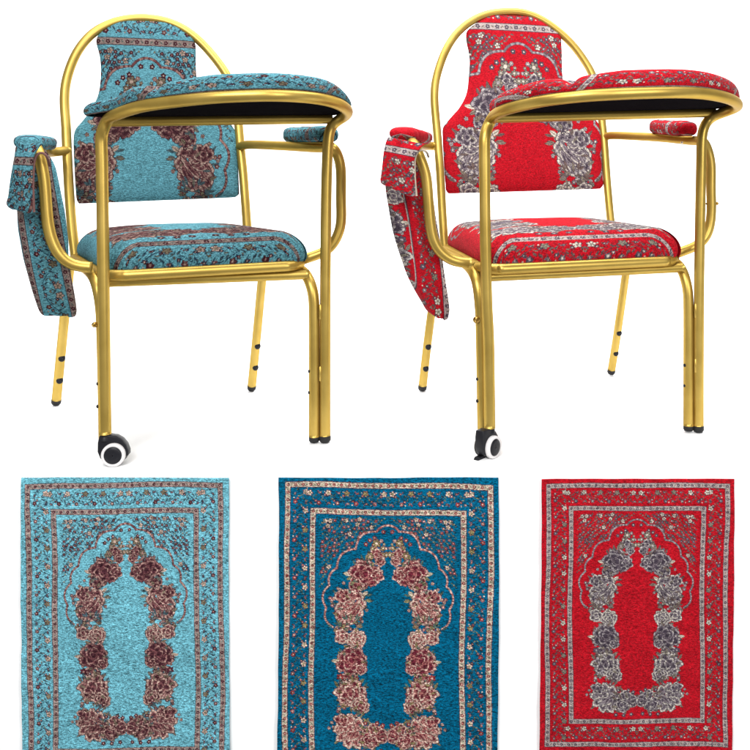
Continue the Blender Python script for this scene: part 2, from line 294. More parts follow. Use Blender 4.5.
    L.leaf(.5 - .262, .672, .016, .005, .6, LEAF); L.leaf(.5 - .235, .684, .012, .004, -.4, LEAF)
    # wreath
    def spray(x, y, n, r, seed):
        q = np.random.RandomState(seed)
        for i in range(int(n * 1.9)):
            a = q.rand() * 6.28; d = r * (.55 + .6 * q.rand()); k = q.rand()
            px_, py_ = x + d * math.cos(a), y + d * math.sin(a)
            if k < .55: L.leaf(px_, py_, .011 + .009 * q.rand(), .0055, a + q.uniform(-.5, .5), OLIVE if q.rand() < .5 else LEAF, STEM)
            elif k < .8: L.blossom(px_, py_, .008, MID, CREAM, 5, a)
            else: L.blossom(px_, py_, .007, LIGHT, OLIVE, 5, a)
    c = .5
    for dx, y in ((.02, .243), (.02, .243), (.06, .272), (.082, .283), (.10, .300)): L.blossom(c - dx, y, .0085, ACCENT, CREAM, 5, dx * 90)
    L.blossom(c - .052, .296, .0185, OLIVE, CREAM, 6, .3); L.blossom(c - .018, .300, .006, OLIVE, CREAM, 5)
    spray(c - .055, .345, 10, .026, 3)
    L.rose(c - .052, .345, .026, .022, .3, 4, 'round', .2); L.blossom(c - .082, .352, .016, OLIVE, LIGHT, 6, 1.); L.rose(c - .034, .375, .018, .020, .2, 5); L.blossom(c - .02, .345, .008, OLIVE, CREAM, 5, 1.)
    for dx, y, r in ((.022, .318, .011), (.008, .345, .012), (.03, .285, .008), (.07, .318, .010), (.008, .318, .006), (.022, .36, .009)): L.blossom(c - dx, y, r, OLIVE if r > .009 else LIGHT, CREAM, 6, dx * 70)
    spray(c - .105, .43, 20, .060, 6); L.leaf(c - .180, .435, .024, .009, .2, CREAM, OLIVE); L.leaf(c - .172, .452, .02, .008, -.5, OLIVE)
    L.rose(c - .106, .434, .060, .052, .4, 21, 'round', -.5); L.rose(c - .048, .438, .026, .020, .5, 22, 'round', -.1); L.rose(c - .148, .482, .03, .024, .9, 23, 'round', -.3)
    spray(c - .172, .560, 26, .082, 8); L.leaf(c - .105, .52, .018, .009, -.6, CREAM, OLIVE)
    L.rose(c - .172, .588, .054, .080, .50, 31, 'streak', .75); L.rose(c - .205, .535, .030, .026, 0, 32, 'round', .1)
    spray(c - .17, .668, 22, .055, 9)
    for dx, y, r in ((.215, .700, .020), (.192, .675, .017), (.205, .73, .016), (.13, .665, .010), (.235, .69, .010)): L.blossom(c - dx, y, r, LIGHT if r > .018 else OLIVE, MID, 6, dx * 50)
    L.rose(c - .205, .715, .028, .030, .1, 42, 'round', .8)
    L.rose(c - .138, .726, .036, .038, .3, 41, 'round', 1.1)
    spray(c - .16, .822, 22, .062, 10); L.leaf(c - .228, .825, .024, .009, .1, CREAM, OLIVE)
    L.rose(c - .155, .822, .058, .052, .2, 51, 'round', -.5); L.rose(c - .118, .86, .02, .018, .2, 52)
    L.rose(c - .165, .905, .032, .026, .1, 53, 'round', -.2); L.blossom(c - .208, .895, .015, ACCENT, LIGHT, 6, .4)
    spray(c - .16, .965, 24, .068, 12)
    L.rose(c - .16, .968, .062, .048, -.1, 61, 'round', .15); L.rose(c - .118, 1.02, .034, .032, .5, 62, 'round', .3); L.blossom(c - .195, 1.02, .016, LIGHT, OLIVE, 6, 1)
    spray(c - .17, 1.125, 30, .086, 13)
    L.rose(c - .162, 1.140, .070, .060, .5, 71, 'streak', .75); L.rose(c - .205, 1.092, .03, .024, .4, 72)
    spray(c - .075, 1.15, 18, .05, 14); spray(c - .02, 1.15, 10, .035, 15)
    L.rose(c - .08, 1.175, .036, .032, .2, 73, 'round', -.2); L.rose(c - .058, 1.125, .026, .022, .9, 74, 'round', .2); L.rose(c - .024, 1.155, .022, .03, 0, 75, 'round', -.1)
    for dx, y in ((.02, 1.108), (.045, 1.098), (.098, 1.10), (.03, 1.222), (.07, 1.226), (.11, 1.224)): L.blossom(c - dx, y, .009, ACCENT, CREAM, 5, dx * 80)
    # small leaves and buds woven between the roses
    q = np.random.RandomState(77)
    for x, y in ((.10,.375),(.07,.40),(.15,.47),(.14,.50),(.17,.52),(.20,.65),(.17,.665),(.14,.67),(.19,.69),(.17,.76),(.13,.765),(.19,.775),(.15,.775),(.13,.885),(.18,.89),(.15,.90),(.20,.91),(.13,.93),(.19,1.02),(.15,1.035),(.13,1.05),(.18,1.06),(.21,1.04),(.11,1.10),(.10,1.13),(.04,1.13),(.02,1.19),(.055,1.20),(.11,1.20),(.22,.60),(.12,.56),(.21,.82),(.22,.97),(.10,.84),(.10,1.0)):
        for k in range(2):
            a, b = x + q.uniform(-.018, .018), y + q.uniform(-.018, .018); r = q.rand()
            if r < .6: L.leaf(c - a, b, q.uniform(.010, .018), q.uniform(.004, .007), q.rand() * 6.28, OLIVE if q.rand() < .6 else LEAF, DARK)
            else: L.blossom(c - a, b, q.uniform(.005, .010), [MID, LIGHT, OLIVE, DARK][int(q.rand() * 4)], CREAM, 5, q.rand() * 6)
    # the two stripes, each a pale band edged dark with a row of small blossoms
    def band(x0, y0, x1, y1):
        horiz = abs(x1 - x0) > abs(y1 - y0); ln = max(abs(x1 - x0), abs(y1 - y0)); h = .0132
        X0, X1 = (min(x0, x1) - h, max(x0, x1) + h) if horiz else (x0 - h, x0 + h)
        Y0, Y1 = (y0 - h, y0 + h) if horiz else (min(y0, y1) - h, max(y0, y1) + h)
        sl = (slice(int(Y0 * PW), int(Y1 * PW)), slice(int(X0 * PW), int(X1 * PW)))
        return sl, horiz, ln, h
    for o in (.0385, .158):
        segs = [(o, o, o, H - o), (o, o, .5, o), (o, H - o, .5, H - o)]
        for q in segs:
            sl, hz, ln, h = band(*q); L.ink[sl] = DARK
        for q in segs:
            sl, hz, ln, h = band(*q)
            e = 2
            if hz: L.ink[sl[0].start + e:sl[0].stop - e, sl[1].start + e:sl[1].stop] = STRIPE
            else: L.ink[sl[0].start + e:sl[0].stop - e, sl[1].start + e:sl[1].stop - e] = STRIPE
        for q in segs:
            hz = abs(q[2] - q[0]) > abs(q[3] - q[1]); ln = max(abs(q[2] - q[0]), abs(q[3] - q[1])); n = int(ln / .0335)
            for k in range(n + 1):
                f = k * ln / n
                p = (q[0] + f, q[1]) if hz else (q[0], q[1] + f)
                L.blossom(p[0], p[1], .0068, ACCENT, STRIPE, 5, k, DARK)
                g = f + ln / n / 2
                p = (q[0] + g, q[1]) if hz else (q[0], q[1] + g)
                if g < ln: L.leaf(p[0], p[1], .007, .0024, .7 if k % 2 else -.7, LEAF, OLIVE)
    L.ink[:, PW - PW // 2:] = L.ink[:, :PW // 2][:, ::-1]
    return L.ink

INK = weave_design()

def srgb(r, g, b):
    f = lambda v: (v / 255) / 12.92 if v < 10.3 else (((v / 255) + .055) / 1.055) ** 2.4
    return (f(r), f(g), f(b))
PALETTES = {   # ground, stripe, stem, dark, mid, light, cream, olive, accent, leaf
    'pale':  [(114,184,200),(158,138,132),(38,66,90),(72,38,46),(118,74,76),(168,130,122),(196,170,156),(128,118,98),(84,36,48),(88,110,112)],
    'teal':  [(0,106,144),(214,196,176),(36,58,78),(116,44,58),(178,114,108),(222,180,166),(236,214,194),(158,148,104),(166,70,66),(104,128,112)],
    'red':   [(202,22,38),(188,172,168),(92,70,76),(74,64,76),(130,117,124),(176,167,168),(226,216,200),(146,136,120),(98,86,100),(122,104,96)],
}

# ---------------------------------------------------------------- scene basics
scene = bpy.context.scene
COL = scene.collection
world = bpy.data.worlds.new("World"); scene.world = world
world.use_nodes = True
world.node_tree.nodes['Background'].inputs[0].default_value = (1, 1, 1, 1)
world.node_tree.nodes['Background'].inputs[1].default_value = WORLD
scene.view_settings.view_transform = 'Standard'; scene.view_settings.look = 'None'
scene.view_settings.exposure = 0; scene.view_settings.gamma = 1
scene.render.engine = 'CYCLES'
scene.cycles.max_bounces = 6; scene.cycles.use_denoising = True

def node_mat(name):
    m = bpy.data.materials.new(name); m.use_nodes = True
    nt = m.node_tree
    return m, nt, nt.nodes['Principled BSDF'], nt.nodes, nt.links

def plain(name, col, rough=.5, metal=0., noise=.08, scale=60., bump=0., spec=.25):
    m, nt, b, N, L = node_mat(name)
    tc = N.new('ShaderNodeTexCoord'); n = N.new('ShaderNodeTexNoise'); n.inputs['Scale'].default_value = scale; n.inputs['Detail'].default_value = 4
    L.new(tc.outputs['Object'], n.inputs['Vector'])
    mr = N.new('ShaderNodeMapRange'); mr.inputs['To Min'].default_value = 1 - noise; mr.inputs['To Max'].default_value = 1 + noise
    L.new(n.outputs['Fac'], mr.inputs['Value'])
    mul = N.new('ShaderNodeVectorMath'); mul.operation = 'SCALE'; mul.inputs[0].default_value = col[:3]
    L.new(mr.outputs[0], mul.inputs['Scale']); L.new(mul.outputs[0], b.inputs['Base Color'])
    b.inputs['Roughness'].default_value = rough; b.inputs['Metallic'].default_value = metal; b.inputs['Specular IOR Level'].default_value = spec
    if bump:
        bp = N.new('ShaderNodeBump'); bp.inputs['Strength'].default_value = bump; bp.inputs['Distance'].default_value = .0005
        L.new(n.outputs['Fac'], bp.inputs['Height']); L.new(bp.outputs[0], b.inputs['Normal'])
    return m

def gold_mat():
    m, nt, b, N, L = node_mat('satin_gold_paint')
    tc = N.new('ShaderNodeTexCoord')
    n = N.new('ShaderNodeTexNoise'); n.inputs['Scale'].default_value = 14; n.inputs['Detail'].default_value = 5
    f = N.new('ShaderNodeTexNoise'); f.inputs['Scale'].default_value = 900; f.inputs['Detail'].default_value = 2
    L.new(tc.outputs['Object'], n.inputs['Vector']); L.new(tc.outputs['Object'], f.inputs['Vector'])
    r = N.new('ShaderNodeValToRGB'); r.color_ramp.elements[0].color = GOLD_A; r.color_ramp.elements[1].color = GOLD_B
    r.color_ramp.elements[0].position = .3; r.color_ramp.elements[1].position = .7
    L.new(n.outputs['Fac'], r.inputs['Fac']); L.new(r.outputs[0], b.inputs['Base Color'])
    mr = N.new('ShaderNodeMapRange'); mr.inputs['To Min'].default_value = GOLD_ROUGH - .05; mr.inputs['To Max'].default_value = GOLD_ROUGH + .08
    L.new(n.outputs['Fac'], mr.inputs['Value']); L.new(mr.outputs[0], b.inputs['Roughness'])
    b.inputs['Metallic'].default_value = GOLD_METAL
    b.inputs['Specular Tint'].default_value = (.45, .34, .18, 1)
    bp = N.new('ShaderNodeBump'); bp.inputs['Strength'].default_value = .18; bp.inputs['Distance'].default_value = .0003
    L.new(f.outputs['Fac'], bp.inputs['Height']); L.new(bp.outputs[0], b.inputs['Normal'])
    return m

def cloth_mat(name, fleck, scale=1.):
    """Woven chenille: thread colours live on the mesh, the yarn's flecks and relief are noise."""
    m, nt, b, N, L = node_mat(name)
    at = N.new('ShaderNodeAttribute'); at.attribute_name = 'thread'
    tc = N.new('ShaderNodeTexCoord')
    mp = N.new('ShaderNodeMapping'); mp.inputs['Scale'].default_value = (150 * scale, 150 * scale, 430 * scale)
    L.new(tc.outputs['Object'], mp.inputs['Vector'])
    n = N.new('ShaderNodeTexNoise'); n.inputs['Scale'].default_value = 1; n.inputs['Detail'].default_value = 3; n.inputs['Roughness'].default_value = .7
    L.new(mp.outputs[0], n.inputs['Vector'])
    n2 = N.new('ShaderNodeTexNoise'); n2.inputs['Scale'].default_value = 9; n2.inputs['Detail'].default_value = 3
    L.new(tc.outputs['Object'], n2.inputs['Vector'])
    mr = N.new('ShaderNodeMapRange'); mr.inputs['From Min'].default_value = .36; mr.inputs['From Max'].default_value = .64
    mr.inputs['To Min'].default_value = 1 - fleck; mr.inputs['To Max'].default_value = 1 + fleck * .75
    L.new(n.outputs['Fac'], mr.inputs['Value'])
    m2 = N.new('ShaderNodeMapRange'); m2.inputs['To Min'].default_value = .86; m2.inputs['To Max'].default_value = 1.14
    L.new(n2.outputs['Fac'], m2.inputs['Value'])
    mu = N.new('ShaderNodeMath'); mu.operation = 'MULTIPLY'; L.new(mr.outputs[0], mu.inputs[0]); L.new(m2.outputs[0], mu.inputs[1])
    sc = N.new('ShaderNodeVectorMath'); sc.operation = 'SCALE'
    L.new(at.outputs['Color'], sc.inputs[0]); L.new(mu.outputs[0], sc.inputs['Scale']); L.new(sc.outputs[0], b.inputs['Base Color'])
    b.inputs['Roughness'].default_value = .9; b.inputs['Specular IOR Level'].default_value = .06
    b.inputs['Sheen Weight'].default_value = .0
    bp = N.new('ShaderNodeBump'); bp.inputs['Strength'].default_value = .55; bp.inputs['Distance'].default_value = .0009
    L.new(n.outputs['Fac'], bp.inputs['Height']); L.new(bp.outputs[0], b.inputs['Normal'])
    return m

M = dict(
    gold=gold_mat(), black=plain('black_plastic', (.012, .012, .015), .38, 0, .15, 80, 0, .15), rubber=plain('black_rubber', (.012, .012, .013), .6),
    board=plain('black_board', (.008, .007, .008), 1., 0, .2, 30, 0, .0), tyre=plain('white_tyre', (.62, .60, .60), .45, 0, .04), steel=plain('zinc_steel', (.45, .45, .46), .3, 1.),
    brass=plain('brass_bolt', (.42, .27, .07), .35, 1., .2, 200), white=plain('white_lacquer', (.93, .93, .93), .85, 0, .01, 3),
    drop=plain('white_paper', (.93, .93, .93), .95, 0, .01, 2),
)
CLOTH = {k: cloth_mat('woven_' + k, FLECK[k]) for k in PALETTES}
RUGCLOTH = {k: cloth_mat('rug_' + k, FLECK[k] * 1.25, 1.15) for k in PALETTES}
LIN = {k: np.array([srgb(*c) for c in v]) * GAIN[k] for k, v in PALETTES.items()}
for k in PALETTES: LIN[k + '_chair'] = LIN[k] * CHAIR_GAIN[k]

def threads(u, v, pal, seed=1):
    """Colour of the woven design at cloth coordinates u (0..1 across), v (0..1.42 down)."""
    rs = np.random.RandomState(seed)
    j = (rs.rand(2, u.size) - .5) * .0006
    x = np.clip(((u.ravel() + j[0]) * PW).astype(int), 0, PW - 1); y = np.clip(((v.ravel() + j[1]) * PW).astype(int), 0, PH - 1)
    ink = INK[y, x]
    c = LIN[pal][ink]
    c = c * (1 + (rs.rand(u.size, 1) - .5) * .95)
    # stray dark weft threads showing through the ground
    stray = (rs.rand(u.size) < .10) & (ink == 0)
    c[stray] = c[stray] * .45 + LIN[pal][2] * .35
    return c

def link(name, me, mat, parent=None):
    me.materials.append(mat)
    o = bpy.data.objects.new(name, me); COL.objects.link(o)
    if parent is not None: o.parent = parent
    return o

def raw_mesh(name, verts, faces, colors=None, smooth=True):
    me = bpy.data.meshes.new(name)
    verts = np.asarray(verts, np.float32)
    if isinstance(faces, np.ndarray):
        nf, k = faces.shape
        me.vertices.add(len(verts)); me.vertices.foreach_set('co', verts.ravel())
        me.loops.add(nf * k); me.loops.foreach_set('vertex_index', faces.astype(np.int32).ravel())
        me.polygons.add(nf); me.polygons.foreach_set('loop_start', np.arange(0, nf * k, k, dtype=np.int32))
        me.polygons.foreach_set('loop_total', np.full(nf, k, np.int32))
        me.update(calc_edges=True); me.validate()
    else:
        me.from_pydata([tuple(v) for v in verts], [], faces)
    if colors is not None:
        a = me.color_attributes.new('thread', 'FLOAT_COLOR', 'POINT')
        c = np.ones((len(verts), 4), np.float32); c[:, :3] = colors
        a.data.foreach_set('color', c.ravel())
    me.polygons.foreach_set('use_smooth', np.full(len(me.polygons), smooth))
    me.update()
    return me

def grid_faces(nr, nc, wrap=False, flip=False, base=0):
    r = np.arange(nr - 1)[:, None]; c = np.arange(nc if wrap else nc - 1)[None, :]
    a = r * nc + c; b = r * nc + (c + 1) % nc; d = (r + 1) * nc + c; e = (r + 1) * nc + (c + 1) % nc
    q = np.stack([a, b, e, d] if not flip else [a, d, e, b], -1).reshape(-1, 4)
    return q + base

def resample(pts, n, closed=False):
    P = np.array(smooth([tuple(p) for p in (list(pts) + [pts[0]] if closed else pts)], 8))
    d = np.r_[0, np.cumsum(np.linalg.norm(np.diff(P, axis=0), axis=1))]
    t = np.linspace(0, d[-1], n + 1)[:-1] if closed else np.linspace(0, d[-1], n)
    return np.stack([np.interp(t, d, P[:, k]) for k in range(P.shape[1])], 1)

def relax(P, times, closed=False):
    P = P.copy()
    for _ in range(times):
        if closed: P = (np.roll(P, 1, 0) + 2 * P + np.roll(P, -1, 0)) / 4
        else: P[1:-1] = (P[:-2] + 2 * P[1:-1] + P[2:]) / 4
    return P

def tube(name, pts, r, mat, parent, closed=False, n=None, sides=22, soften=6, cap=True):
    ln = sum((Vector(a) - Vector(b)).length for a, b in zip(pts, pts[1:]))
    n = n or max(12, int(ln / .008))
    P = relax(resample(pts, n, closed), soften, closed)
    T = (np.roll(P, -1, 0) - np.roll(P, 1, 0)) if closed else np.gradient(P, axis=0)
    T /= np.linalg.norm(T, axis=1)[:, None]
    up = np.array([.13, .31, .94]); u = np.cross(T[0], up); u /= np.linalg.norm(u)
    rings = []
    ang = np.linspace(0, 2 * math.pi, sides, endpoint=False)
    for p, t in zip(P, T):
        u = u - t * np.dot(u, t); u /= np.linalg.norm(u); w = np.cross(t, u)
        rings.append(p + r * (np.cos(ang)[:, None] * u + np.sin(ang)[:, None] * w))
    V = np.concatenate(rings); nr = len(rings)
    F = [tuple(q) for q in grid_faces(nr, sides, wrap=True)]
    if closed: F += [((nr - 1) * sides + k, (nr - 1) * sides + (k + 1) % sides, (k + 1) % sides, k) for k in range(sides)]
    elif cap: F += [tuple(range(sides)), tuple((nr - 1) * sides + k for k in range(sides))[::-1]]
    return link(name, raw_mesh(name, V, F), mat, parent)

def lathe(name, prof, origin, axis, mat, parent, sides=40):
    """prof: (distance along axis, radius)"""
    A = Vector(axis).normalized(); U = A.orthogonal().normalized(); W = A.cross(U); O = Vector(origin)
    V = []
    for d, r in prof:
        for k in range(sides):
            a = 2 * math.pi * k / sides
            V.append(tuple(O + A * d + U * (r * math.cos(a)) + W * (r * math.sin(a))))
    F = [tuple(q) for q in grid_faces(len(prof), sides, wrap=True)]
    F += [tuple(range(sides)), tuple((len(prof) - 1) * sides + k for k in range(sides))[::-1]]
    o = link(name, raw_mesh(name, V, F), mat, parent)
    return o

def dome(name, origin, axis, r, h, mat, parent):
    return lathe(name, [(-.002, r)] + [(h * math.sin(a), r * math.cos(a)) for a in np.linspace(0, 1.5, 9)], origin, axis, mat, parent, 24)

def prism(name, poly, origin, X, Z, axis, d0, d1, mat, parent, bevel=.0012):
    """poly in (X, Z) of a plane, extruded from d0 to d1 along axis"""
    O, X, Z, A = Vector(origin), Vector(X), Vector(Z), Vector(axis); n = len(poly)
    V = [tuple(O + X * x + Z * z + A * d) for d in (d0, d1) for x, z in poly]
    F = [tuple(range(n)), tuple(range(2 * n - 1, n - 1, -1))] + [(k, n + k, n + (k + 1) % n, (k + 1) % n) for k in range(n)]
    o = link(name, raw_mesh(name, V, F, smooth=False), mat, parent)
    md = o.modifiers.new('bevel', 'BEVEL'); md.width = bevel; md.segments = 2; md.limit_method = 'ANGLE'
    return o

def spread(n, k=.45):
    t = np.linspace(-1, 1, n)
    return (1 - k) * t + k * np.sin(t * math.pi / 2)

def cushion(name, rows, nrm, T, crown, nr, nc, uvf, pal, parent, p=7., wob=0., seed=3, flat=False):
    """A soft slab between left and right edge points, rounded at its rim. uvf(a, b, X) -> cloth u, v."""
    L = resample([r[0] for r in rows], nr); R = resample([r[1] for r in rows], nr)
    L = relax(L, 3); R = relax(R, 3)
    bb = (spread(nr, .4) + 1) / 2
    idx = bb * (nr - 1); i0 = np.clip(idx.astype(int), 0, nr - 2); f = (idx - i0)[:, None]
    L = L[i0] * (1 - f) + L[i0 + 1] * f; R = R[i0] * (1 - f) + R[i0 + 1] * f
    a = spread(nc, .4)
    A, B = np.meshgrid(a, bb)
    P = L[:, None] * (1 - A[..., None]) / 2 + R[:, None] * (1 + A[..., None]) / 2
    nr_ = np.array(nrm) / np.linalg.norm(nrm)
    q = np.clip(1 - np.abs(A) ** p, 0, 1) ** (1 / 2.6) * np.clip(1 - np.abs(2 * B - 1) ** (p * 1.6), 0, 1) ** (1 / 2.6)
    rs = np.random.RandomState(seed); ph = rs.rand(6) * 6.28
    wave = wob * (np.sin(4.1 * A + 3 * B + ph[0]) + .6 * np.sin(8 * A - 2 * B + ph[1]) + .4 * np.sin(2 * A + 9 * B + ph[2]))
    h = T * q + crown * (1 - A ** 2) * (1 - (2 * B - 1) ** 2)
    front = P + nr_ * (h + wave)[..., None]; rear = P - nr_ * (T * q - wave)[..., None]
    u, v = uvf(A, B, front)
    c = threads(u, v, pal + '_chair', seed)
    V = np.concatenate([front.reshape(-1, 3), rear.reshape(-1, 3)])
    F = np.concatenate([grid_faces(nr, nc), grid_faces(nr, nc, flip=True, base=nr * nc)])
    return link(name, raw_mesh(name, V, F, np.concatenate([c, c])), CLOTH[pal], parent)

def padded_disc(name, outline, base_n, Tf, round_in, crown, uvf, pal, parent, no=620, soften=4, lift=0., seed=5, under=.004):
    """A pad over a closed outline. Tf(points) gives its local thickness along base_n."""
    O = relax(resample(outline, no, True), soften, True); c = O.mean(0)
    Tn = Tf(O)
    R = np.linalg.norm(O - c, axis=1).mean()
    prof = []      # (inset, height share)
    for t in np.linspace(0, 1, 14): prof.append((round_in * .35 * (1 - math.sin(t * math.pi / 2)), .36 * (1 - math.cos(t * math.pi / 2))))   # bottom tuck
    for t in np.linspace(.04, 1, 44): prof.append((round_in * (1 - math.cos(t * math.pi / 2)) ** 1.0, .36 + .64 * math.sin(t * math.pi / 2)))
    e = round_in
    for t in np.linspace(.01, 1, 110): prof.append((e + (R - e) * t, 1 + t * 0.))
    V = []; Hs = []; E = []
    n = np.array(base_n) / np.linalg.norm(base_n)
    arc = np.r_[0, np.cumsum(np.linalg.norm(np.diff(O, axis=0), axis=1))]
    ring = []
    for k, (ins, h) in enumerate(prof):
        s = max(0., 1 - ins / R)
        cr = crown * (1 - s * s)
        ring.append(c + (O - c) * s + n * (lift + Tn * h + (cr if h >= .99 else cr * h))[:, None])
        E.append(np.full(no, ins)); Hs.append(np.full(no, h))
    V = np.array(ring); Hs = np.array(Hs); E = np.array(E)
    u, v = uvf(V, Hs, E, np.broadcast_to(arc, Hs.shape), O, Tn)
    col = threads(u, v, pal + '_chair', seed)
    F = grid_faces(len(prof), no, wrap=True, flip=False)
    return link(name, raw_mesh(name, V.reshape(-1, 3), F, col), CLOTH[pal], parent), O, c

def arm_pad(name, p0, p1, hw, hh, pal, parent, uvf, seed):
    """Rounded bolster from p0 to p1."""
    p0, p1 = np.array(p0), np.array(p1); ax = p1 - p0; ln = np.linalg.norm(ax); ax /= ln
    side = np.cross(ax, (0, 0, 1)); side /= np.linalg.norm(side); up = np.cross(side, ax)
    nt, na = 260, 150
    t = np.sin(np.linspace(-1, 1, nt) * math.pi / 2) * .6 + np.linspace(-1, 1, nt) * .4
    ang = np.linspace(0, 2 * math.pi, na, endpoint=False)
    taper = np.clip(1 - np.abs(t) ** 14, 0, 1) ** .5
    ca, sa = np.cos(ang), np.sin(ang)
    sx = np.sign(ca) * np.abs(ca) ** .72; sz = np.sign(sa) * np.abs(sa) ** .85
    rs = np.random.RandomState(seed)
    lump = 1 + .035 * np.sin(9 * t[:, None] + 2 * ang[None] + seed) + .02 * np.sin(23 * t[:, None] + 3 * ang[None])
    V = p0 + ax * ((t + 1) / 2 * ln)[:, None, None] + side * (hw * taper[:, None] * sx[None] * lump)[..., None] + up * (hh * taper[:, None] * sz[None] * lump)[..., None]
    Tm, Am = np.meshgrid(t, ang, indexing='ij')
    u, v = uvf(Tm, Am, ln)
    return link(name, raw_mesh(name, V.reshape(-1, 3), grid_faces(nt, na, wrap=True), threads(u, v, pal + '_chair', seed)), CLOTH[pal], parent)

def pingpong(x, lo, hi):
    w = hi - lo; y = np.mod(x, 2 * w); return lo + np.where(y < w, y, 2 * w - y)

TR = .0123    # tube radius in metres

def build_chair(D, pal, label, P):
    root = bpy.data.objects.new('prayer_chair', None); COL.objects.link(root)
    root.location = D['origin']; root.rotation_euler = (0, 0, D['angle']); root.empty_display_size = .1
    root['label'] = label; root['category'] = 'chair'; root['group'] = 'gold framed prayer chairs with writing tables'
    g = M['gold']
    up = np.array([0, 0, 1.])
    FL, FR, RR, RL = [np.array(p) for p in D['seat_frame']]
    # ---- frame
    tube('back_frame', D['arch'], TR, g, root)
    def corner(p, a, b, r=.065):
        p, a, b = map(np.array, (p, a, b)); da = (a - p) / np.linalg.norm(a - p); db = (b - p) / np.linalg.norm(b - p)
        A, B = p + da * r, p + db * r
        return [tuple((1 - t) ** 2 * A + 2 * t * (1 - t) * p + t * t * B) for t in np.linspace(0, 1, 9)]
    loop = corner(FL, RL, FR) + corner(FR, FL, RR) + corner(RR, FR, RL) + corner(RL, RR, FL)
    tube('seat_frame', loop, TR, g, root, closed=True, n=220, soften=3)
    for leg in D['front_u']:
        fu = tube('front_leg', leg, TR * 1.04, g, root, soften=3)
        q = Vector(leg[0])
        lathe('foot_cap', [(-.003, TR * .9), (.0, TR * 1.04), (.008, TR * 1.04), (.0125, TR * .8), (.0136, TR * .3)], q + Vector((0, 0, .001)), (0, 0, -1), M['rubber'], fu)
        for z in P['front_buttons']: dome('push_button', (leg[1][0] - TR * .97, leg[1][1] - .002, z), (-1, -.2, 0), .0042, .0032, M['black'], fu)
    tube('seat_crossbar', D['seat_bar'], TR * .95, g, root)
    for leg, fracs in zip(D['rear_legs'], P['buttons']):
        lg = tube('rear_leg', leg, TR, g, root, soften=2)
        a, b = Vector(leg[-1]), Vector(leg[-2]); dr = (a - b).normalized()
        lathe('foot_cap', [(-.004, TR * .9), (-.001, TR * 1.05), (.008, TR * 1.04), (.013, TR * .78), (.0142, TR * .3)], a, dr, M['rubber'], lg)
        for f in fracs:
            c = a.lerp(b, f); dome('push_button', c + Vector(P['face']) * (TR * .98), P['face'], .0090, .0048, M['black'], lg)
    tube('arm_tube', D['arm_left'], TR, g, root, soften=5)
    ar = tube('arm_tube', D['arm_right'], TR, g, root, soften=5)
    # ---- swinging table frame
    tf = tube('table_frame', D['gate'], TR * 1.02, g, root, soften=5)
    bar = [Vector(p) for p in D['bar']]
    tube('crossbar', [tuple(bar[0].lerp(bar[1], f)) for f in (0.004, .3, .6, .995)], TR * .98, g, tf)
    q = Vector(D['gate'][-1])
    lathe('foot_cap', [(-.003, TR), (.0, TR * 1.1), (.008, TR * 1.1), (.0125, TR * .85), (.0136, TR * .3)], q + Vector((0, 0, .001)), (0, 0, -1), M['rubber'], tf)
    fr = Vector(D['front_u'][1][1])
    for z in P['hinges']:
        gx = np.interp(z, [p[2] for p in D['gate'][::-1][:6]], [p[0] for p in D['gate'][::-1][:6]])
        lathe('hinge_plate', [(-.018, .001), (-.016, .0034), (.016, .0034), (.018, .001)], ((fr.x + gx) / 2, (fr.y + q.y) / 2 - .009, z), (0, 0, 1), g, tf, 12)
    # ---- table cushion on the ring
    G = [np.array(p) for p in D['gate'] if p[1] < min(bar[0].y, bar[1].y) - .012 and p[2] > .7]
    tn = np.array(D['tn']); bd = np.array(bar[1] - bar[0]); bd /= np.linalg.norm(bd); fw = np.cross(bd, tn)
    if fw[1] > 0: fw = -fw
    b0, b1 = np.array(bar[0]), np.array(bar[1])
    cen = sum(G) / len(G)
    out = []
    for p in G:
        d = p - cen; d -= tn * np.dot(d, tn); d /= np.linalg.norm(d); out.append(p + d * P['overhang'])
    out = [p for p in out if (p - b0) @ fw > .075 or (p - b0) @ bd > .2]
    L0 = b0 - bd * P['lobe'] + fw * .035; L00 = b0 - bd * P['lobe'] + fw * .004; L1 = b0 + bd * .015 - fw * .014; R1 = b1 - bd * .03 - fw * .028; R0 = b1 + bd * .026 + fw * .0
    outline = [L1, L00, L0] + out + [R0, R1] + [R1 * .66 + L1 * .34, R1 * .33 + L1 * .67]
    def thick(O):
        s = (O - b0) @ bd
        t = P['thin'] + (P['thick'] - P['thin']) * np.clip((s - P['dip']) / .10, 0, 1) ** .7
        t = t * np.where(s > P['span'] - .06, 1 - .45 * np.clip((s - P['span'] + .06) / .08, 0, 1) ** 2, 1.)
        return t - .010 * np.exp(-((s - P['dip']) / .010) ** 2) + .006 * np.exp(-((s - P['dip'] + .05) / .03) ** 2)
    def tuv(V, Hs, E, arc, O, Tn):
        s = (V - b0) @ bd; d = (V - b0) @ fw
        u = pingpong(arc / .78 + P['tshift'], .20, .80)
        v = np.clip(.042 + .098 * Hs + E * .5, 0, .25) + .0 * u
        for c0, sl, w in P['bands']:
            k = (s - c0 - sl * (Hs + E * 8)) / .56
            m = np.abs(k) < w
            u = np.where(m, .3 + (Hs + E * 30) * .05, u); v = np.where(m, .158 + k, v)
        top = E > .045
        u = np.where(top, .2 + np.clip(s, 0, .6), u); v = np.where(top, .3 + d, v)
        return u, v
    tc_, O_, c_ = padded_disc('table_cushion', outline, tn, thick, .018, .004, tuv, pal, root, no=1100, soften=5, lift=TR * .75)
    # black board under the cushion
    nO = 90
    Ob = O_[::len(O_) // nO]; cb = Ob.mean(0)
    V = [tuple(cb + (p - cb) * .92 + tn * h) for h in (TR * .62, TR * .95) for p in Ob]; n = len(Ob)
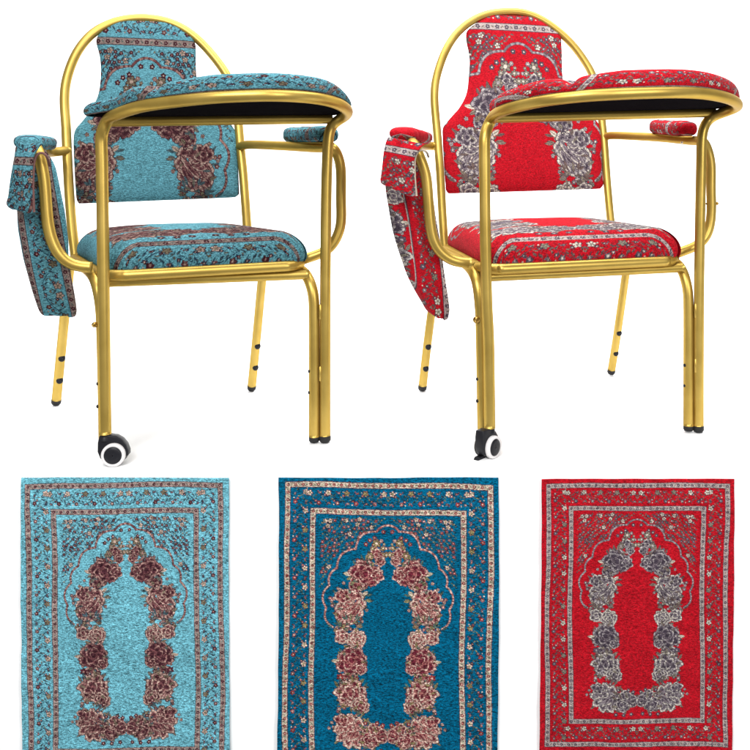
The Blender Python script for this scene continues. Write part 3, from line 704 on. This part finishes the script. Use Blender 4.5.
    F = [tuple(range(n)), tuple(range(2 * n - 1, n - 1, -1))] + [(k, n + k, n + (k + 1) % n, (k + 1) % n) for k in range(n)]
    link('underside_board', raw_mesh('underside_board', V, F, smooth=False), M['board'], tc_)
    # ---- seat
    ins = P['seat_inset']
    cs = (FL + RR) / 2
    sc = [cs + (p - cs) * np.array([1 - ins, 1 - ins * .6, 1]) + (np.array([.014, 0, 0]) if p is FR else 0) for p in (FL, FR, RR, RL)]
    so = corner(sc[0], sc[3], sc[1], .075) + corner(sc[1], sc[0], sc[2], .05) + corner(sc[2], sc[1], sc[3], .07) + corner(sc[3], sc[2], sc[0], .07)
    yf = sc[0][1]; hw = (sc[1][0] - sc[0][0]) / 2
    def suv(V, Hs, E, arc, O, Tn):
        x = V[..., 0] - cs[0] - (V[..., 1] - cs[1]) * (FL[0] - RL[0]) / (FL[1] - RL[1]); y = V[..., 1]; z = V[..., 2]
        a = np.clip(np.abs(x) / hw, 0, 1.1)
        Ox = np.broadcast_to(O[None, :, 1], y.shape)
        fwt = np.clip(1 - (Ox - yf) / .05, 0, 1)
        drop = (1 - Hs) * P['seat_h']
        u = .5 + np.sign(x) * (np.abs(x) + drop * (1 - fwt)) / P['seat_w']
        v = 1.285 - (y - yf) / .62 + drop * fwt / .86 - 1.5 * np.clip(a - .66, 0, 1) ** 2 * fwt
        return u, np.clip(v, 0, RUG_H - .001)
    padded_disc('seat_cushion', so, up, lambda O: np.full(len(O), P['seat_h']), .058, P['seat_crown'], suv, pal, root, no=1150, soften=6, lift=-TR * .25, seed=9)
    # ---- backrest
    rows = [(a, b) for a, b in D['back_rows']]
    top = (np.array(rows[0][0]) + np.array(rows[0][1])) / 2; bot = (np.array(rows[-1][0]) + np.array(rows[-1][1])) / 2
    cx = P['back_cx']
    def buv(A, B, X):
        zz = X[..., 2]
        return .5 + (X[..., 0] - cx) / P['back_w'], .158 + (P['stripe_z'] - zz) / P['back_h'] / .97
    cushion('backrest', rows, D['nb'], .019, .012, 560, 480, buv, pal, root, p=9, seed=12)
    # ---- arm pads
    def puv(Tm, Am, ln):
        u = .30 + (Tm + 1) * ln / 2 / .6; v = .100 + .05 * np.sin(Am) * np.clip(1 - Tm ** 6, 0, 1)
        k = (Tm - P['pad_band']) * .17
        return np.where(np.abs(k) < .018, .35 + Am * .05, u), np.where(np.abs(k) < .018, .158 + k, v)
    def puv_l(Tm, Am, ln):
        u, v = puv(Tm, Am, ln)
        if P['pad_plain']:
            k = (Tm - P['pad_band']) * .17
            m = (k < -.018); u = np.where(m, .45 + Tm * .05, u); v = np.where(m, .62 + .05 * np.sin(Am), v)
        return u, v
    pl = arm_pad('arm_pad', D['pad_left'][0], D['pad_left'][1], .0325, .0175, pal, root, puv_l, 4)
    pr = arm_pad('arm_pad', D['pad_right'][1], D['pad_right'][0], .0300, .0205, pal, root, puv, 6)
    # steel plate and screws below the right pad
    a, b = Vector(D['pad_right'][0]), Vector(D['pad_right'][1]); ax = (b - a).normalized(); sd = ax.cross(Vector((0, 0, 1))).normalized()
    o = Vector((0, 0, -.0205))
    prism('pad_plate', [(-.018, .02), (.018, .02), (.018, (b - a).length - .05), (-.018, (b - a).length - .05)], a + o, sd, ax, (0, 0, 1), -.0015, .0015, g, pr, .0005)
    for f in (.2, .62): dome('screw', a.lerp(b, f) + Vector((0, 0, -.022 - TR * 1.2)) + sd * .0, (0, 0, -1), .003, .003, M['steel'], pr)
    # ---- side pouch hung over the left arm
    nv = np.array([-.25, -1, 0.])
    def guv(A, B, X):
        return pingpong(.30 + (.72 - X[..., 2]) / P['pouch_w'], .2, .8), np.clip(.028 + (P['pouch_right'](X[..., 2]) - X[..., 0]) / P['pouch_w'], .001, .4)
    def guv2(A, B, X):
        u, v = guv(A, B, X)
        if P['pouch_roses']:
            m = v > .150
            u = np.where(m, .5 - .20 + (v - .185) * 1.1, u); v = np.where(m, .50 + (.70 - X[..., 2]) / .55, v)
        return u, v
    pc = cushion('side_pouch', D['bag'], nv, .018, .018, 420, 240, guv2, pal, root, p=4, wob=.0080, seed=21)
    def fuv(A, B, X):
        return .26 + (A + 1) * .055 + 0 * B, .085 + B * P['flap_len'] / .6 + P['flap_v']
    cushion('pouch_flap', D['flap'], nv, .0034, .010, 240, 160, fuv, pal, pc, p=8, wob=.0035, seed=23)
    tr = tube('pouch_trim', D['flap_edge'], .0026, M['gold'], pc, n=60, sides=10)
    tr.data.materials.clear(); tr.data.materials.append(plain('trim_' + pal, [c * GAIN[pal] for c in srgb(*P['trim'])], .9, 0, .3, 400))
    # ---- knob on the front-left leg
    k = np.array(D['front_u'][0][2]); kz = P['knob_z']
    kx = float(np.interp(kz, [p[2] for p in D['front_u'][0][:4]], [p[0] for p in D['front_u'][0][:4]]))
    kb = lathe('adjusting_knob', [(0, .004), (.004, .004), (.005, P['knob_r']), (.010, P['knob_r'] * .9), (.011, .003), (.0125, .003)], (kx - TR * .85, k[1] - TR * .5, kz), (-.55, -.83, .0), M['brass'], root, 9)
    if P['extra_bolt']:
        bx = D['arm_right'][9]
        lathe('arm_bolt', [(-.016, .0022), (.014, .0022), (.0145, .0045), (.017, .0045), (.0175, .002), (.020, .0018)], (bx[0], bx[1], P['extra_bolt']), (1, -.1, .02), M['brass'], root, 12)
    # ---- caster
    wc, st = Vector(D['caster'][0]), Vector(D['caster'][1])
    ra = P['caster_turn'] - D['angle']
    A = Vector((math.sin(ra), -math.cos(ra), 0)); X = Vector((math.cos(ra), math.sin(ra), 0)); Z = Vector((0, 0, 1))
    base = Vector((D['gate'][0][0], D['gate'][0][1], .0))
    cen = base + X * P['caster_off']; cen.z = .0254
    hood = [(-.031, .0405), (-.012, .0415), (.004, .0385), (.016, .031), (.025, .019), (.0295, .006), (.0295, -.004), (.026, -.004), (.022, -.012), (-.018, -.018), (-.029, -.008), (-.0345, .006), (-.034, .026)]
    ca = prism('caster', hood, cen, X, Z, A, -.013, .0085, M['black'], root, .004)
    ca.data.polygons.foreach_set('use_smooth', np.full(len(ca.data.polygons), True))
    for s, d in ((1, .009), (-1, .0135)):
        wh = lathe('caster_wheel', [(-.004, .012), (-.002, .0240), (.0, .0250), (.007, .0250), (.0092, .0240), (.0095, .0195), (.0085, .018)], cen + A * (d * s), A * s, M['tyre'] if s > 0 else M['black'], ca, 56)
        if s > 0: lathe('hub_cap', [(0, .0190), (.0085, .0190), (.0105, .0176), (.0112, .010), (.0113, .001)], cen + A * (d * s), A * s, M['black'], ca, 48)
    lathe('caster_stem', [(0, .0085), (.004, .0085), (.005, .006), (.012, .006)], base + Vector((0, 0, .061)), Z, M['steel'], ca, 24)
    lathe('caster_socket', [(0, .0115), (.0085, .0115), (.0095, .010)], base + Vector((0, 0, .0545)), Z, M['black'], ca, 24)
    if P['brake']:
        prism('brake_tab', [(-.016, -.003), (.012, -.003), (.016, .0), (.010, .003), (-.010, .003)], cen + X * -.018 + Z * -.0225 - A * .012, X, Z, A, -.006, .008, M['black'], ca, .001)
    return root

C1, C2 = BLUE_CHAIR, RED_CHAIR
build_chair(C1, 'pale', 'turquoise blue flowered prayer chair with gold tube frame and cushioned table and forward-facing caster',
    dict(face=(.42, -.9, .05), front_buttons=(.12, .17), buttons=((.32, .67), (.36, .76)), hinges=(.165, .31), overhang=.012, lobe=.035, thin=.027, thick=.034, dip=.10, span=.49, tshift=0.,
         bands=((.075, .02, .014), (.43, .04, .012)), seat_inset=.015, seat_h=.073, seat_crown=.024, seat_w=.86, back_cx=(C1['back_rows'][0][0][0] + C1['back_rows'][0][1][0]) / 2 + .006, back_w=.74, back_h=.86, stripe_z=1.007,
         pad_band=.45, pad_plain=False, pouch_w=.58, pouch_right=lambda z: np.interp(z, [.30, .42, .70], [-.222, -.246, -.29]), pouch_roses=False, flap_len=.135, flap_v=.012,
         trim=(120, 84, 80), knob_z=.302, knob_r=.0065, extra_bolt=None, caster_turn=.12, caster_off=.0205, brake=False))
build_chair(C2, 'red', 'bright red flowered prayer chair with gold tube frame and cushioned table, its caster turned sideways',
    dict(face=(.10, -.99, .05), front_buttons=(.115, .165), buttons=((.40, .88), (.43, .93)), hinges=(.165, .30), overhang=.012, lobe=.0, thin=.027, thick=.037, dip=.055, span=.59, tshift=.3,
         bands=((.07, .035, .016), (.50, .055, .016), (.0, -.05, .014)), seat_inset=.015, seat_h=.073, seat_crown=.024, seat_w=.96, back_cx=(C2['back_rows'][0][0][0] + C2['back_rows'][0][1][0]) / 2 + .004, back_w=.90, back_h=.95, stripe_z=1.095,
         pad_band=.35, pad_plain=True, pouch_w=.66, pouch_right=lambda z: np.interp(z, [.30, .42, .70], [-.33, -.342, -.385]), pouch_roses=True, flap_len=.12, flap_v=.03,
         trim=(196, 180, 160), knob_z=.302, knob_r=.0085, extra_bolt=.56, caster_turn=.95, caster_off=-.004, brake=True))

# ---------------------------------------------------------------- the plinth and the backdrop
EDGE_Y = 1.897
def set_mesh(name, V, F, mat, smooth=False):
    o = link(name, raw_mesh(name, V, F, smooth=smooth), mat); o['kind'] = 'structure'; return o
# plinth: a top, a softly rounded front edge and a front face, one sheet
prof = [(4.2, 0.), (3.2, 0.)] + [(EDGE_Y + .006 - .006 * math.sin(t), -.006 + .006 * math.cos(t)) for t in np.linspace(0, math.pi / 2, 8)] + [(EDGE_Y, -.5), (EDGE_Y, -1.6)]
V = [(x, y, z) for y, z in prof for x in (-5.0, 5.0)]
set_mesh('floor', V, [tuple(q) for q in grid_faces(len(prof), 2)], M['white'])
prof = [(4.2 + .9 * math.sin(t), .9 - .9 * math.cos(t)) for t in np.linspace(0, math.pi / 2, 40)] + [(5.1, 3.6)]
V = [(x, y, z) for y, z in prof for x in (-5.0, 5.0)]
set_mesh('backdrop', V, [tuple(q) for q in grid_faces(len(prof), 2)], M['drop'], True)

# ---------------------------------------------------------------- rugs hung on the front of the plinth
RUG_Y = EDGE_Y - .006
S_RUG = 900. / RUG_Y
def rug(x0, x1, y0, vs, pal, label, seed, skew):
    W = (x1 - x0) / S_RUG; X0 = (x0 - 490.) / S_RUG; Z0 = .62 + (180. - y0) / S_RUG
    nc, nr = 470, int(470 * RUG_H * vs)
    a = np.linspace(0, 1, nc); b = np.linspace(0, RUG_H, nr); A, B = np.meshgrid(a, b)
    rs = np.random.RandomState(seed); ph = rs.rand(12) * 6.28
    bend = skew[0] * (B - .5) ** 2 + skew[1] * B
    inside = np.minimum(1, np.minimum(A, 1 - A) * 6)
    X = X0 + W * A + .0003 * np.sin(23 * B + ph[9]) * (1 - inside) - (W * .006 * np.sin(2.2 * B + ph[8])) * (1 - inside)
    Zz = Z0 - W * B * vs + .0003 * np.sin(9 * A + ph[10])
    rip = .0011 * np.sin(7 * A + 3 * B + ph[0]) + .0009 * np.sin(15 * B - 4 * A + ph[1]) + .0006 * np.sin(31 * A + 9 * B + ph[2]) + .0005 * np.sin(47 * B + 6 * np.sin(5 * A) + ph[3])
    for _ in range(9):       # short creases
        cx, cy, an, ln, dp = rs.rand(), rs.rand() * RUG_H, rs.uniform(-1, 1), rs.uniform(.05, .16), rs.uniform(.0005, .0012)
        p = (A - cx) * math.cos(an) + (B - cy) * math.sin(an); q = -(A - cx) * math.sin(an) + (B - cy) * math.cos(an)
        rip += dp * np.exp(-(p / ln) ** 2 - (q / .008) ** 2)
    Y = RUG_Y - .0035 - rip
    front = np.stack([X, Y, Zz], -1); rear = np.stack([X, Y + .0028, Zz], -1)
    # the weave itself wanders a little inside the cut edge
    u = A + .0045 * np.sin(3.4 * B + ph[4]) * (1 + 0 * A) + .0025 * np.sin(9 * B + 2 * A + ph[5])
    v = B + .0055 * np.sin(3.1 * A + ph[6]) + skew[2] * (A - .5) + .002 * np.sin(11 * A + ph[7]) + .001
    c = threads(np.clip(u, .002, .998), np.clip(v, .001, RUG_H - .002), pal, seed) * RUG_GAIN[pal]
    n = nr * nc
    F = [grid_faces(nr, nc, flip=True), grid_faces(nr, nc, base=n)]
    # close the rim
    rim = np.r_[np.arange(nc), np.arange(1, nr) * nc + nc - 1, (nr - 1) * nc + np.arange(nc - 2, -1, -1), np.arange(nr - 2, 0, -1) * nc]
    nx = np.roll(rim, -1); F.append(np.stack([rim, nx, nx + n, rim + n], 1))
    me = raw_mesh('prayer_rug', np.concatenate([front.reshape(-1, 3), rear.reshape(-1, 3)]), np.concatenate(F), np.concatenate([c, c]))
    o = link('prayer_rug', me, RUGCLOTH[pal])
    o['label'] = label; o['category'] = 'rug'; o['group'] = 'prayer rugs hanging in a row'
    return o
rug(22.8, 230, 477.5, 1.045, 'pale', 'pale turquoise prayer rug with brown rose wreath, below the turquoise chair', 31, (0, 0, .006))
rug(278, 497.7, 477.5, 1.02, 'teal', 'deep teal blue prayer rug with pink rose wreath, hanging between two other rugs', 32, (0, 0, -.008))
rug(540.5, 732.8, 478.6, 1.0, 'red', 'bright red prayer rug with grey rose wreath, below the red chair', 33, (0, 0, .004))

# ---------------------------------------------------------------- lamps
def area(name, loc, target, sx, sy, power, col=(1, 1, 1)):
    l = bpy.data.lights.new(name, 'AREA'); l.shape = 'RECTANGLE'; l.size = sx; l.size_y = sy; l.energy = power; l.color = col
    o = bpy.data.objects.new(name, l); COL.objects.link(o); o.location = loc
    o.rotation_euler = (Vector(target) - Vector(loc)).to_track_quat('-Z', 'Y').to_euler()
    return o
for a in LAMPS: area(*a)

cam = bpy.data.cameras.new('camera'); co = bpy.data.objects.new('camera', cam); COL.objects.link(co)
co.location = (0, 0, .62); co.rotation_euler = (math.pi / 2, 0, 0)
cam.sensor_width = 36; cam.lens = 900 / 750 * 36; cam.shift_x = (375 - 490) / 750; cam.shift_y = (180 - 375) / 750
cam.clip_end = 100; cam.clip_start = .05
scene.camera = co
